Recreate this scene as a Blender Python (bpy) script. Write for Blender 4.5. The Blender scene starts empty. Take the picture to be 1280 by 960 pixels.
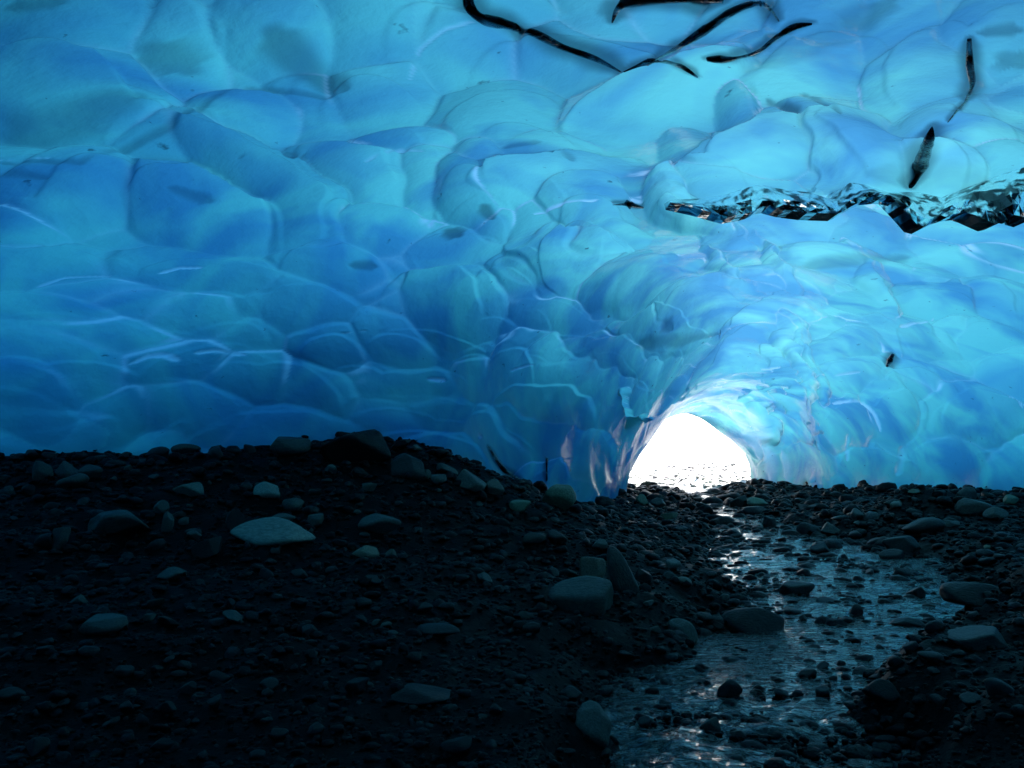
import bpy, math, random
import numpy as np
from mathutils import Vector

random.seed(7)
rng = np.random.default_rng(11)
S = bpy.context.scene
COL = S.collection

# ------------------------------------------------------------------ camera, sky, sun, exposure
FPX, HOR = 1005.0, 560.0            # focal length and horizon row of the 1280x960 photograph
CAM = np.array([0.0, 0.0, 1.35])
PITCH = math.atan((HOR - 480.0) / FPX)
cd = bpy.data.cameras.new('camera')
cam = bpy.data.objects.new('camera', cd)
COL.objects.link(cam)
cam.location = CAM
cam.rotation_euler = (math.pi / 2 + PITCH, 0, 0)
cd.sensor_width = 36.0
cd.lens = 36.0 * FPX / 1280.0
cd.clip_start, cd.clip_end = 0.05, 3000.0
S.camera = cam

SUN_EL, SUN_AZ = math.radians(50), math.radians(40)      # azimuth from +Y towards +X
W = bpy.data.worlds.new('World')
S.world = W
W.use_nodes = True
nt = W.node_tree
nt.nodes.clear()
sky = nt.nodes.new('ShaderNodeTexSky')
sky.sky_type = 'NISHITA'
sky.sun_disc = False
sky.sun_elevation = SUN_EL
sky.sun_rotation = SUN_AZ
bgn = nt.nodes.new('ShaderNodeBackground')
bgn.inputs[1].default_value = 0.06
won = nt.nodes.new('ShaderNodeOutputWorld')
nt.links.new(sky.outputs[0], bgn.inputs[0])
nt.links.new(bgn.outputs[0], won.inputs[0])

sl = bpy.data.lights.new('sun', 'SUN')
sun = bpy.data.objects.new('sun', sl)
COL.objects.link(sun)
sl.energy = 4.2
sl.angle = math.radians(3.0)
sl.color = (1.0, 0.96, 0.88)
sdir = Vector((math.sin(SUN_AZ) * math.cos(SUN_EL), math.cos(SUN_AZ) * math.cos(SUN_EL), math.sin(SUN_EL)))
sun.rotation_euler = (-sdir).to_track_quat('-Z', 'Y').to_euler()

S.view_settings.view_transform = 'Standard'
S.view_settings.look = 'None'
S.view_settings.gamma = 1.0
S.view_settings.exposure = 3.28
S.render.engine = 'CYCLES'
S.cycles.use_denoising = True
S.cycles.max_bounces = 10
S.cycles.diffuse_bounces = 5
S.cycles.glossy_bounces = 4
S.cycles.transmission_bounces = 8
S.cycles.transparent_max_bounces = 12
S.cycles.volume_bounces = 0
S.cycles.sample_clamp_indirect = 6.0
S.cycles.caustics_reflective = False
S.cycles.caustics_refractive = False


# ------------------------------------------------------------------ helpers
def sstep(a, b, x):
    t = np.clip((x - a) / (b - a), 0, 1)
    return t * t * (3 - 2 * t)


def wave_noise(P, freq, seed, octaves=3, n=5):
    """smooth noise from sums of random plane waves, about -1..1; P is (...,3)"""
    r = np.random.default_rng(seed)
    out = np.zeros(P.shape[:-1])
    amp, tot = 1.0, 0.0
    for o in range(octaves):
        acc = np.zeros(P.shape[:-1])
        for k in range(n):
            d = r.normal(size=3)
            d /= np.linalg.norm(d)
            q = freq * r.uniform(0.7, 1.3)
            ph = r.uniform(0, 6.28)
            d2 = r.normal(size=3)
            d2 /= np.linalg.norm(d2)
            acc += np.sin(q * (P @ d) + ph + 1.3 * np.sin(0.7 * q * (P @ d2) + 2 * ph))
        out += amp * acc / math.sqrt(n)
        tot += amp
        amp *= 0.5
        freq *= 2.1
    return out / tot


CP, SP = math.cos(PITCH), math.sin(PITCH)


def project(P):
    """world points -> photograph pixels and depth"""
    d = P - CAM
    zc = d[..., 1] * CP + d[..., 2] * SP
    yc = -d[..., 1] * SP + d[..., 2] * CP
    zs = np.where(zc > 0.05, zc, 0.05)
    return 640 + FPX * d[..., 0] / zs, 480 - FPX * yc / zs, zc


def pix_dir(px, py):
    x, y = (px - 640) / FPX, (480 - py) / FPX
    v = np.array([x, CP - y * SP, SP + y * CP])
    return v / np.linalg.norm(v)


def mesh_obj(name, verts, faces, mat, parent=None, smooth=True):
    me = bpy.data.meshes.new(name)
    verts = np.asarray(verts, dtype=np.float32)
    me.from_pydata(verts.tolist() if len(verts) < 60000 else verts, [], faces)
    me.update()
    if smooth:
        me.polygons.foreach_set('use_smooth', np.ones(len(me.polygons), dtype=bool))
    if mat:
        me.materials.append(mat)
    o = bpy.data.objects.new(name, me)
    COL.objects.link(o)
    if parent:
        o.parent = parent
    return o


def fast_mesh(name, verts, quads, mat, tri=False):
    k = 3 if tri else 4
    me = bpy.data.meshes.new(name)
    me.vertices.add(len(verts))
    me.vertices.foreach_set('co', np.asarray(verts, dtype=np.float32).ravel())
    q = np.asarray(quads, dtype=np.int32)
    me.loops.add(q.size)
    me.loops.foreach_set('vertex_index', q.ravel())
    me.polygons.add(len(q))
    me.polygons.foreach_set('loop_start', np.arange(0, q.size, k, dtype=np.int32))
    me.polygons.foreach_set('loop_total', np.full(len(q), k, dtype=np.int32))
    me.polygons.foreach_set('use_smooth', np.ones(len(q), dtype=bool))
    me.update(calc_edges=True)
    me.validate()
    me.materials.append(mat)
    o = bpy.data.objects.new(name, me)
    COL.objects.link(o)
    return o


def grid_quads(nu, nv, flip=False):
    i = np.arange(nu * nv).reshape(nu, nv)
    a, b, c, d = i[:-1, :-1], i[1:, :-1], i[1:, 1:], i[:-1, 1:]
    q = np.stack([a, b, c, d], -1) if not flip else np.stack([a, d, c, b], -1)
    return q.reshape(-1, 4)


def new_mat(name):
    m = bpy.data.materials.new(name)
    m.use_nodes = True
    m.node_tree.nodes.clear()
    return m, m.node_tree.nodes, m.node_tree.links


def spline(tab, t):
    """Catmull-Rom through the rows of tab, t in 0..len-1"""
    tab = np.asarray(tab, float)
    n = len(tab)
    i = np.clip(np.floor(t).astype(int), 0, n - 2)
    f = (t - i)[:, None]
    p0, p1, p2, p3 = tab[np.maximum(i - 1, 0)], tab[i], tab[i + 1], tab[np.minimum(i + 2, n - 1)]
    return 0.5 * (2 * p1 + (p2 - p0) * f + (2 * p0 - 5 * p1 + 4 * p2 - p3) * f ** 2 + (3 * p1 - p0 - 3 * p2 + p3) * f ** 3)


# ------------------------------------------------------------------ materials
SIGMA = (0.56, 0.226, 0.140)         # absorption of glacier ice per metre, red dies first


def ice_material():
    m, N, L = new_mat('glacier_ice')
    out = N.new('ShaderNodeOutputMaterial')
    # ice interior
    va = N.new('ShaderNodeVolumeAbsorption')
    k = max(SIGMA)
    va.inputs['Color'].default_value = (1 - SIGMA[0] / k * 0.999, 1 - SIGMA[1] / k, 1 - SIGMA[2] / k, 1)
    va.inputs['Density'].default_value = k
    L.new(va.outputs[0], out.inputs['Volume'])
    tc = N.new('ShaderNodeTexCoord')

    def attr(n):
        a = N.new('ShaderNodeAttribute')
        a.attribute_name = n
        return a.outputs['Fac']
    # fine relief
    n1 = N.new('ShaderNodeTexNoise')
    n1.inputs['Scale'].default_value = 12
    n1.inputs['Detail'].default_value = 5
    n1.inputs['Roughness'].default_value = 0.55
    L.new(tc.outputs['Object'], n1.inputs['Vector'])
    bp = N.new('ShaderNodeBump')
    bp.inputs['Strength'].default_value = 0.2
    bp.inputs['Distance'].default_value = 0.05
    L.new(n1.outputs['Fac'], bp.inputs['Height'])
    # cloudy, bubbly ice against clear blue ice
    n2 = N.new('ShaderNodeTexNoise')
    n2.inputs['Scale'].default_value = 0.75
    n2.inputs['Detail'].default_value = 3
    n2.inputs['Distortion'].default_value = 0.6
    L.new(tc.outputs['Object'], n2.inputs['Vector'])
    r2 = N.new('ShaderNodeValToRGB')
    r2.color_ramp.elements[0].position = 0.37
    r2.color_ramp.elements[0].color = (0.21, 0.52, 0.64, 1)
    r2.color_ramp.elements[1].position = 0.61
    r2.color_ramp.elements[1].color = (0.45, 0.95, 0.73, 1)
    L.new(n2.outputs['Fac'], r2.inputs['Fac'])
    tone = N.new('ShaderNodeMixRGB')
    tone.blend_type = 'MULTIPLY'
    tone.inputs['Fac'].default_value = 1.0
    tr_ = N.new('ShaderNodeValToRGB')
    tr_.color_ramp.elements[0].color = (0.50, 0.66, 0.78, 1)
    tr_.color_ramp.elements[1].color = (1.0, 1.0, 1.0, 1)
    L.new(attr('clarity'), tr_.inputs['Fac'])
    L.new(r2.outputs[0], tone.inputs['Color1'])
    L.new(tr_.outputs[0], tone.inputs['Color2'])
    mf = N.new('ShaderNodeMixRGB')
    mf.inputs['Color2'].default_value = (1.0, 1.0, 1.0, 1)  # light glints on the edges, painted as a whiter translucent colour
    L.new(attr('painted_glint'), mf.inputs['Fac'])
    L.new(tone.outputs[0], mf.inputs['Color1'])
    nw = N.new('ShaderNodeTexNoise')
    nw.inputs['Scale'].default_value = 14
    L.new(tc.outputs['Object'], nw.inputs['Vector'])
    vm = N.new('ShaderNodeMixRGB')
    vm.blend_type = 'ADD'
    vm.inputs['Fac'].default_value = 0.12
    L.new(tc.outputs['Object'], vm.inputs['Color1'])
    L.new(nw.outputs['Color'], vm.inputs['Color2'])
    mpv = N.new('ShaderNodeMapping')
    mpv.inputs['Scale'].default_value = (0.7, 0.7, 1.6)
    L.new(vm.outputs[0], mpv.inputs['Vector'])

    def specks(scale, r1, r0_, keep, amt):
        vo = N.new('ShaderNodeTexVoronoi')
        vo.inputs['Scale'].default_value = scale
        L.new(mpv.outputs[0], vo.inputs['Vector'])
        sp = N.new('ShaderNodeMapRange')
        sp.inputs['From Min'].default_value = r1
        sp.inputs['From Max'].default_value = r0_
        sp.inputs['To Max'].default_value = amt
        L.new(vo.outputs['Distance'], sp.inputs['Value'])
        sc_ = N.new('ShaderNodeSeparateColor')
        L.new(vo.outputs['Color'], sc_.inputs[0])
        gt = N.new('ShaderNodeMath')
        gt.operation = 'GREATER_THAN'
        gt.inputs[1].default_value = keep
        L.new(sc_.outputs[0], gt.inputs[0])
        sm_ = N.new('ShaderNodeMath')
        sm_.operation = 'MULTIPLY'
        L.new(sp.outputs[0], sm_.inputs[0])
        L.new(gt.outputs[0], sm_.inputs[1])
        return sm_.outputs[0]
    s2_ = N.new('ShaderNodeMath')
    s2_.operation = 'MAXIMUM'
    L.new(specks(2.4, 0.085, 0.035, 0.62, 0.6), s2_.inputs[0])
    L.new(specks(7.0, 0.10, 0.04, 0.72, 0.5), s2_.inputs[1])
    mxx = N.new('ShaderNodeMath')
    mxx.operation = 'MAXIMUM'
    L.new(s2_.outputs[0], mxx.inputs[0])
    L.new(attr('clear'), mxx.inputs[1])
    mc = N.new('ShaderNodeMixRGB')
    mc.inputs['Color2'].default_value = (0.006, 0.016, 0.028, 1)
    L.new(mxx.outputs[0], mc.inputs['Fac'])
    L.new(mf.outputs[0], mc.inputs['Color1'])
    tr = N.new('ShaderNodeBsdfTranslucent')
    L.new(mc.outputs[0], tr.inputs['Color'])
    L.new(bp.outputs[0], tr.inputs['Normal'])
    df = N.new('ShaderNodeBsdfDiffuse')
    L.new(mc.outputs[0], df.inputs['Color'])
    L.new(bp.outputs[0], df.inputs['Normal'])
    mx = N.new('ShaderNodeMixShader')
    mx.inputs[0].default_value = 0.14
    L.new(tr.outputs[0], mx.inputs[1])
    L.new(df.outputs[0], mx.inputs[2])
    gl = N.new('ShaderNodeBsdfGlossy')
    gl.inputs['Roughness'].default_value = 0.2
    L.new(bp.outputs[0], gl.inputs['Normal'])
    fr = N.new('ShaderNodeFresnel')
    fr.inputs['IOR'].default_value = 1.31
    L.new(bp.outputs[0], fr.inputs['Normal'])
    mg = N.new('ShaderNodeMixShader')
    fm = N.new('ShaderNodeMath')
    fm.operation = 'MULTIPLY'
    fm.inputs[1].default_value = 0.45
    L.new(fr.outputs[0], fm.inputs[0])
    L.new(fm.outputs[0], mg.inputs[0])
    L.new(mx.outputs[0], mg.inputs[1])
    L.new(gl.outputs[0], mg.inputs[2])
    tp = N.new('ShaderNodeBsdfTransparent')
    mo = N.new('ShaderNodeMixShader')
    L.new(attr('outside'), mo.inputs[0])
    L.new(mg.outputs[0], mo.inputs[1])
    L.new(tp.outputs[0], mo.inputs[2])
    L.new(mo.outputs[0], out.inputs['Surface'])
    return m


def rock_material(name, lo, hi, rough=0.5, bump=0.5, scale=14.0, vary=True, spec=0.3, tone=False):
    m, N, L = new_mat(name)
    out = N.new('ShaderNodeOutputMaterial')
    pb = N.new('ShaderNodeBsdfPrincipled')
    tc = N.new('ShaderNodeTexCoord')
    n = N.new('ShaderNodeTexNoise')
    n.inputs['Scale'].default_value = scale
    n.inputs['Detail'].default_value = 7
    n.inputs['Roughness'].default_value = 0.65
    L.new(tc.outputs['Object'], n.inputs['Vector'])
    rp = N.new('ShaderNodeValToRGB')
    rp.color_ramp.elements[0].position = 0.33
    rp.color_ramp.elements[0].color = (*lo, 1)
    rp.color_ramp.elements[1].position = 0.7
    rp.color_ramp.elements[1].color = (*hi, 1)
    L.new(n.outputs['Fac'], rp.inputs['Fac'])
    c = rp.outputs[0]
    if vary:
        oi = N.new('ShaderNodeObjectInfo')
        hv = N.new('ShaderNodeHueSaturation')
        mr = N.new('ShaderNodeMapRange')
        mr.inputs['To Min'].default_value = 0.45
        mr.inputs['To Max'].default_value = 1.45
        L.new(oi.outputs['Random'], mr.inputs['Value'])
        L.new(mr.outputs[0], hv.inputs['Value'])
        L.new(c, hv.inputs['Color'])
        c = hv.outputs[0]
    if tone:
        ta = N.new('ShaderNodeAttribute')
        ta.attribute_name = 'tone'
        tm = N.new('ShaderNodeMixRGB')
        tm.blend_type = 'MULTIPLY'
        tm.inputs['Fac'].default_value = 1.0
        L.new(c, tm.inputs['Color1'])
        L.new(ta.outputs['Color'], tm.inputs['Color2'])
        c = tm.outputs[0]
    L.new(c, pb.inputs['Base Color'])
    pb.inputs['Roughness'].default_value = rough
    pb.inputs['Specular IOR Level'].default_value = spec
    b = N.new('ShaderNodeBump')
    b.inputs['Strength'].default_value = bump
    b.inputs['Distance'].default_value = 0.03
    L.new(n.outputs['Fac'], b.inputs['Height'])
    L.new(b.outputs[0], pb.inputs['Normal'])
    L.new(pb.outputs[0], out.inputs['Surface'])
    return m


def water_material():
    m, N, L = new_mat('stream_water')
    out = N.new('ShaderNodeOutputMaterial')
    tc = N.new('ShaderNodeTexCoord')
    mp = N.new('ShaderNodeMapping')
    mp.inputs['Scale'].default_value = (1.0, 1.7, 1.0)
    L.new(tc.outputs['Object'], mp.inputs['Vector'])
    n = N.new('ShaderNodeTexNoise')
    n.inputs['Scale'].default_value = 11
    n.inputs['Detail'].default_value = 4
    n.inputs['Distortion'].default_value = 0.6
    L.new(mp.outputs[0], n.inputs['Vector'])
    b = N.new('ShaderNodeBump')
    b.inputs['Strength'].default_value = 0.9
    b.inputs['Distance'].default_value = 0.05
    L.new(n.outputs['Fac'], b.inputs['Height'])
    pb = N.new('ShaderNodeBsdfPrincipled')
    pb.inputs['Base Color'].default_value = (0.15, 0.2, 0.22, 1)
    pb.inputs['Roughness'].default_value = 0.06
    pb.inputs['IOR'].default_value = 1.33
    pb.inputs['Transmission Weight'].default_value = 1.0
    L.new(b.outputs[0], pb.inputs['Normal'])
    L.new(pb.outputs[0], out.inputs['Surface'])
    return m


def clear_ice_material():
    m, N, L = new_mat('clear_dark_ice')
    out = N.new('ShaderNodeOutputMaterial')
    tc = N.new('ShaderNodeTexCoord')
    n = N.new('ShaderNodeTexNoise')
    n.inputs['Scale'].default_value = 2.6
    n.inputs['Detail'].default_value = 5
    n.inputs['Distortion'].default_value = 2.2
    L.new(tc.outputs['Object'], n.inputs['Vector'])
    rp = N.new('ShaderNodeValToRGB')
    rp.color_ramp.elements[0].position = 0.43
    rp.color_ramp.elements[0].color = (0, 0, 0, 1)
    rp.color_ramp.elements[1].position = 0.53
    rp.color_ramp.elements[1].color = (1, 1, 1, 1)
    L.new(n.outputs['Fac'], rp.inputs['Fac'])
    b = N.new('ShaderNodeBump')
    b.inputs['Strength'].default_value = 0.15
    b.inputs['Distance'].default_value = 0.08
    L.new(n.outputs['Fac'], b.inputs['Height'])
    gls = N.new('ShaderNodeBsdfPrincipled')
    gls.inputs['Base Color'].default_value = (0.85, 0.96, 0.98, 1)
    gls.inputs['Roughness'].default_value = 0.05
    gls.inputs['IOR'].default_value = 1.31
    gls.inputs['Transmission Weight'].default_value = 1.0
    L.new(b.outputs[0], gls.inputs['Normal'])
    drk = N.new('ShaderNodeBsdfPrincipled')
    drk.inputs['Base Color'].default_value = (0.006, 0.012, 0.018, 1)
    drk.inputs['Roughness'].default_value = 0.08
    drk.inputs['IOR'].default_value = 1.45
    L.new(b.outputs[0], drk.inputs['Normal'])
    mx = N.new('ShaderNodeMixShader')
    L.new(rp.outputs[0], mx.inputs[0])
    L.new(drk.outputs[0], mx.inputs[1])
    L.new(gls.outputs[0], mx.inputs[2])
    L.new(mx.outputs[0], out.inputs['Surface'])
    return m


def seam_material():
    m, N, L = new_mat('dark_ice_seam')
    out = N.new('ShaderNodeOutputMaterial')
    tc = N.new('ShaderNodeTexCoord')
    n = N.new('ShaderNodeTexNoise')
    n.inputs['Scale'].default_value = 5
    n.inputs['Detail'].default_value = 6
    n.inputs['Distortion'].default_value = 1.5
    L.new(tc.outputs['Object'], n.inputs['Vector'])
    rp = N.new('ShaderNodeValToRGB')
    rp.color_ramp.elements[0].position = 0.45
    rp.color_ramp.elements[0].color = (0.01, 0.02, 0.03, 1)
    rp.color_ramp.elements[1].position = 0.62
    rp.color_ramp.elements[1].color = (0.35, 0.55, 0.65, 1)
    L.new(n.outputs['Fac'], rp.inputs['Fac'])
    b = N.new('ShaderNodeBump')
    b.inputs['Strength'].default_value = 0.4
    b.inputs['Distance'].default_value = 0.03
    L.new(n.outputs['Fac'], b.inputs['Height'])
    pb = N.new('ShaderNodeBsdfPrincipled')
    L.new(rp.outputs[0], pb.inputs['Base Color'])
    pb.inputs['Roughness'].default_value = 0.10
    pb.inputs['IOR'].default_value = 1.31
    pb.inputs['Transmission Weight'].default_value = 0.8
    L.new(b.outputs[0], pb.inputs['Normal'])
    L.new(pb.outputs[0], out.inputs['Surface'])
    return m


def ground_material():
    """wet black silt inside the cave, dry pale gravel on the open slope beyond its mouth"""
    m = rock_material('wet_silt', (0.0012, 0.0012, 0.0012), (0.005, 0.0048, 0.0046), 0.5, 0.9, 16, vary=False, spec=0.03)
    N, L = m.node_tree.nodes, m.node_tree.links
    pb = next(n for n in N if n.type == 'BSDF_PRINCIPLED')
    src = pb.inputs['Base Color'].links[0].from_socket
    tc = next(n for n in N if n.type == 'TEX_COORD')
    nz = next(n for n in N if n.type == 'TEX_NOISE')
    sx = N.new('ShaderNodeSeparateXYZ')
    L.new(tc.outputs['Object'], sx.inputs[0])
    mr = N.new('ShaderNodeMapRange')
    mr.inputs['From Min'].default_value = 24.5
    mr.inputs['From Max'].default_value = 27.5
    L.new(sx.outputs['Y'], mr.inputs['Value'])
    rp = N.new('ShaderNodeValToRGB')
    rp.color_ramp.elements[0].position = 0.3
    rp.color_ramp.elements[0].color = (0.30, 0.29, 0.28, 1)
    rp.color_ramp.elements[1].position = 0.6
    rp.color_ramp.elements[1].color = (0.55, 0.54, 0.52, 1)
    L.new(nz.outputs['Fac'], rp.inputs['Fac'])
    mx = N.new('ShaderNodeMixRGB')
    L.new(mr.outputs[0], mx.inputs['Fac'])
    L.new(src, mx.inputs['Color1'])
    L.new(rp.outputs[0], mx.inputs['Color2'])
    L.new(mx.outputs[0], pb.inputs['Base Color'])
    return m


M_ICE = ice_material()
M_CLEAR = clear_ice_material()
M_SEAM = seam_material()
M_GROUND = ground_material()
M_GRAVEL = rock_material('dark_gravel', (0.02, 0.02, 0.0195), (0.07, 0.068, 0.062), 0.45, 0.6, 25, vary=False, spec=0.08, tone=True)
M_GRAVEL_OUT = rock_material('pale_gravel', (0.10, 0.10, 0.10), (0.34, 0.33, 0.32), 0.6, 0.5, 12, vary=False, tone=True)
M_DARK = rock_material('dark_stone', (0.006, 0.006, 0.0055), (0.025, 0.024, 0.0215), 0.45, 0.5, 9, spec=0.14)
M_GREY = rock_material('grey_stone', (0.018, 0.0175, 0.014), (0.07, 0.067, 0.052), 0.55, 0.45, 8)
M_PALE = rock_material('pale_stone', (0.07, 0.066, 0.052), (0.17, 0.16, 0.125), 0.6, 0.4, 8)
M_TAN = rock_material('tan_stone', (0.10, 0.07, 0.045), (0.24, 0.17, 0.11), 0.6, 0.4, 9)
M_GREEN = rock_material('green_stone', (0.04, 0.05, 0.03), (0.11, 0.13, 0.08), 0.6, 0.4, 8)
M_WATER = water_material()

# ------------------------------------------------------------------ ground
CTRL = np.array([
    (-10, -8, 1.2), (0, -9, .8), (9, -8, .9), (-9, -3, 1.1), (-9, 2, 1.15), (-8, 4.5, 1.2), (-6.2, 7.5, 1.24), (-3.6, 8.8, 1.36),
    (-1.4, 9.6, 1.42), (.1, 11.8, .78), (1.4, 14.3, .3), (2.5, 17.5, .22), (3, 20.5, .2), (3.3, 23, .2),
    (-2, 3, .28), (-3, 5, .55), (-1.2, 7, .62), (-4.5, 6.5, .95), (0, 3, .15), (0, 5, .27), (.8, 8, .36), (1.2, 10, .36), (1.8, 12, .27),
    (2.4, 14, .18), (3.3, 17, .1), (-2, 0, .35), (0, 0, .12), (2, 1, .2), (4, 0, .45), (9, 0, .65),
    (2.6, 3.4, .3), (3.6, 4.6, .36), (4.8, 6.3, .4), (6, 8, .34), (6.8, 10, .3), (7, 13, .3), (10, 5, .6), (10.2, 9, .6), (10, 12, .6),
    (9.6, 15, .55), (9.1, 18, .4), (8.6, 21, .27), (8, 25, .16), (5.3, 16, .1), (6.2, 21, .12), (4.4, 21, .1), (5.5, 27, .1),
    (14, 0, .7), (14, 10, .7), (14, 20, .6), (-14, 0, 1.2), (-14, 10, 1.3), (-8, 16, 1.2), (-4, 24, .6), (0, 30, .3), (10, 30, .3)], float)


def tps_fit(c):
    n = len(c)
    d = np.linalg.norm(c[:, None, :2] - c[None, :, :2], axis=-1)
    K = np.where(d > 0, d * d * np.log(np.maximum(d, 1e-9)), 0) + np.eye(n) * 0.06
    Pm = np.c_[np.ones(n), c[:, :2]]
    A = np.block([[K, Pm], [Pm.T, np.zeros((3, 3))]])
    return np.linalg.solve(A, np.r_[c[:, 2], 0, 0, 0])


TPS = tps_fit(CTRL)
STREAM = np.array([(-9, .2, .5), (0, .5, .5), (2.2, .7, .55), (3.4, .95, .62), (4.2, 1.15, .66), (5, 1.55, .8), (5.7, 2.2, 1.1), (6.2, 2.6, 1.05), (7.5, 3.35, 1.2),
                   (8.5, 3.5, 1.2), (10.4, 3.9, 1.3), (13.6, 4.15, .8), (16, 4.5, .55), (20, 5.0, .5), (24, 5.6, .6), (30, 5.8, .8), (60, 6, 1)])


def stream_q(x, y):
    c = np.interp(y, STREAM[:, 0], STREAM[:, 1])
    h = np.interp(y, STREAM[:, 0], STREAM[:, 2])
    return (np.abs(x - c + 0.12 * np.sin(3.1 * y) + 0.07 * np.sin(7.7 * y + 1))) / h


def ground_z(x, y):
    x, y = np.asarray(x, float), np.asarray(y, float)
    xc, yc = np.clip(x, -14, 14), np.clip(y, -9, 30)
    z = TPS[-3] + TPS[-2] * xc + TPS[-1] * yc
    for k in range(len(CTRL)):
        d2 = (xc - CTRL[k, 0]) ** 2 + (yc - CTRL[k, 1]) ** 2
        z = z + TPS[k] * 0.5 * d2 * np.log(np.maximum(d2, 1e-12))
    P = np.stack([x, y, np.zeros_like(x)], -1)
    z = z + 0.085 * wave_noise(P, 2.2, 3, 3) + 0.04 * wave_noise(P, 9, 4, 3)
    # gravel mounds by the far wall
    z = z + 0.46 * np.exp(-(((x - 6.7) / 0.75) ** 2 + ((y - 13.2) / 0.8) ** 2)) + 0.22 * np.exp(-(((x - 7.3) / 0.6) ** 2 + ((y - 23.5) / 1.0) ** 2))
    z = z + 0.16 * np.exp(-(((x - 3.9) / 0.7) ** 2 + ((y - 5.1) / 0.7) ** 2))
    q = stream_q(x, y)
    t = sstep(0.75, 1.5, q)
    bed = -0.10 + 0.07 * wave_noise(P, 3.4, 8, 2)
    z = bed * (1 - t) + np.maximum(z, 0.05) * t
    # open slope beyond the mouth of the cave
    o = np.maximum(y - 27, 0)
    z = z + np.where(o > 0, 0.0042 * np.minimum(o, 45) ** 2 + np.maximum(o - 45, 0) * 0.40, 0) * sstep(0, 4, o) * np.clip(1 - np.maximum(o - 140, 0) / 800, 0.3, 1)
    return z


def ground_hit(px, py, tmax=26.0):
    d = pix_dir(px, py)
    t = np.linspace(1.2, tmax, 900)
    Q = CAM + t[:, None] * d
    below = Q[:, 2] < ground_z(Q[:, 0], Q[:, 1])
    if not below.any():
        return None
    i = int(np.argmax(below))
    return Q[i]


gx = np.unique(np.r_[np.linspace(-600, -14, 22), np.linspace(-14, -7, 30), np.linspace(-7, 11, 300), np.linspace(11, 16, 14), np.linspace(16, 600, 22)])
gy = np.unique(np.r_[np.linspace(-300, -9, 14), np.linspace(-9, 1.5, 34), 1.5 * (32 / 1.5) ** np.linspace(0, 1, 340), np.linspace(32, 100, 60), np.linspace(100, 900, 30)])
GX, GY = np.meshgrid(gx, gy)
GZ = ground_z(GX, GY)
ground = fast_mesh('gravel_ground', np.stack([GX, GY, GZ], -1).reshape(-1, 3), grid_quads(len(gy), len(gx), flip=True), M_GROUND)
ground['kind'] = 'structure'
ground['label'] = 'black wet gravel floor of the cave running out to the pale slope'

# ------------------------------------------------------------------ the ice: base shape of the tunnel
ST = np.array([   # left foot xyz, crown xyz, right foot xyz, wall bulge
    (-0.5, -9.5, .6, .8, -9.5, 1.0, 2.0, -9.5, .6),  # unseen end wall, added to shut out sky light from behind
    (-5.5, -7, 1.0, 1.2, -7, 2.6, 6.5, -7, .6),
    (-8, -1, 1.1, 1.5, -2, 3.6, 9, -1, .6),
    (-8.4, 4.2, 1.15, 1.8, 2.4, 3.9, 10, 4.5, .6),
    (-6.6, 7.4, 1.18, 2.3, 5.6, 4.1, 10.3, 8.5, .6),
    (-3.9, 8.7, 1.2, 2.8, 8.8, 4.2, 10.2, 12, .6),
    (-1.5, 9.7, 1.15, 3.4, 12, 4.1, 9.8, 15, .55),
    (0.1, 11.8, .7, 4.1, 15, 3.9, 9.3, 18, .4),
    (1.4, 14.3, .28, 4.8, 18, 3.5, 8.8, 21, .27),
    (2.2, 17.2, .2, 5.3, 21, 3.05, 8.6, 23.5, .17),
    (2.6, 20.2, .2, 5.6, 24, 2.75, 8.4, 26, .15),
    (2.75, 22.8, .2, 5.75, 26.4, 2.4, 8.35, 28, .15)], float)
NS = len(ST)


def section(tu, nv_fine=240):
    """tu (n,) station parameter -> (n, nv, 3) points of the smooth vault from left foot to right foot"""
    s = spline(ST, tu)
    Lf, C, Rf = s[:, 0:3], s[:, 3:6], s[:, 6:9]
    Lf = Lf - np.array([0, 0, 0.5])
    Rf = Rf - np.array([0, 0, 0.5])
    th = np.linspace(0, math.pi, nv_fine)
    a = np.where(th < math.pi / 2, th, math.pi - th)
    rise = np.sin(a) ** 0.80
    span = 1 - np.cos(a) ** 1.15
    left = (th < math.pi / 2)[None, :, None]
    F = np.where(left, Lf[:, None, :], Rf[:, None, :])
    out = F.copy()
    out[..., :2] = F[..., :2] + (C[:, None, :2] - F[..., :2]) * span[None, :, None]
    ex = np.where((th < math.pi / 2)[None, :], np.interp(tu, [7, 9.5, 11], [0.8, 1.1, 1.35])[:, None], 0.8)
    out[..., 2] = F[..., 2] + (C[:, None, 2] - F[..., 2]) * np.sin(a)[None, :] ** ex
    return out


NU, NV = 1000, 760
tf = np.linspace(0, NS - 1, 1500)
Pf = section(tf, 120)
dist = np.linalg.norm(Pf - CAM, axis=-1)
front = Pf[..., 1] > 2.5
wt = np.where(front, 1 / np.maximum(dist, 3.0), 0.03)
du = np.linalg.norm(np.diff(Pf, axis=0), axis=-1)
wu = np.percentile(du * 0.5 * (wt[1:] + wt[:-1]), 70, axis=1) + 1e-5
cu = np.r_[0, np.cumsum(wu)]
tu = np.interp(np.linspace(0, cu[-1], NU), cu, tf)
Pd = section(tu, 900)
B = np.zeros((NU, NV, 3))
for i in range(NU):
    p = Pd[i]
    ds = np.linalg.norm(np.diff(p, axis=0), axis=-1)
    w_ = 1 / np.maximum(np.linalg.norm(p - CAM, axis=-1), 3.0) + 0.02
    zf = sstep(-0.8, 0.1, p[:, 2] - 0.3) * 0.9 + 0.1
    w_ = w_ * zf
    c = np.r_[0, np.cumsum(ds * 0.5 * (w_[1:] + w_[:-1]))]
    t = np.linspace(0, c[-1], NV)
    for k in range(3):
        B[i, :, k] = np.interp(t, c, p[:, k])
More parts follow.
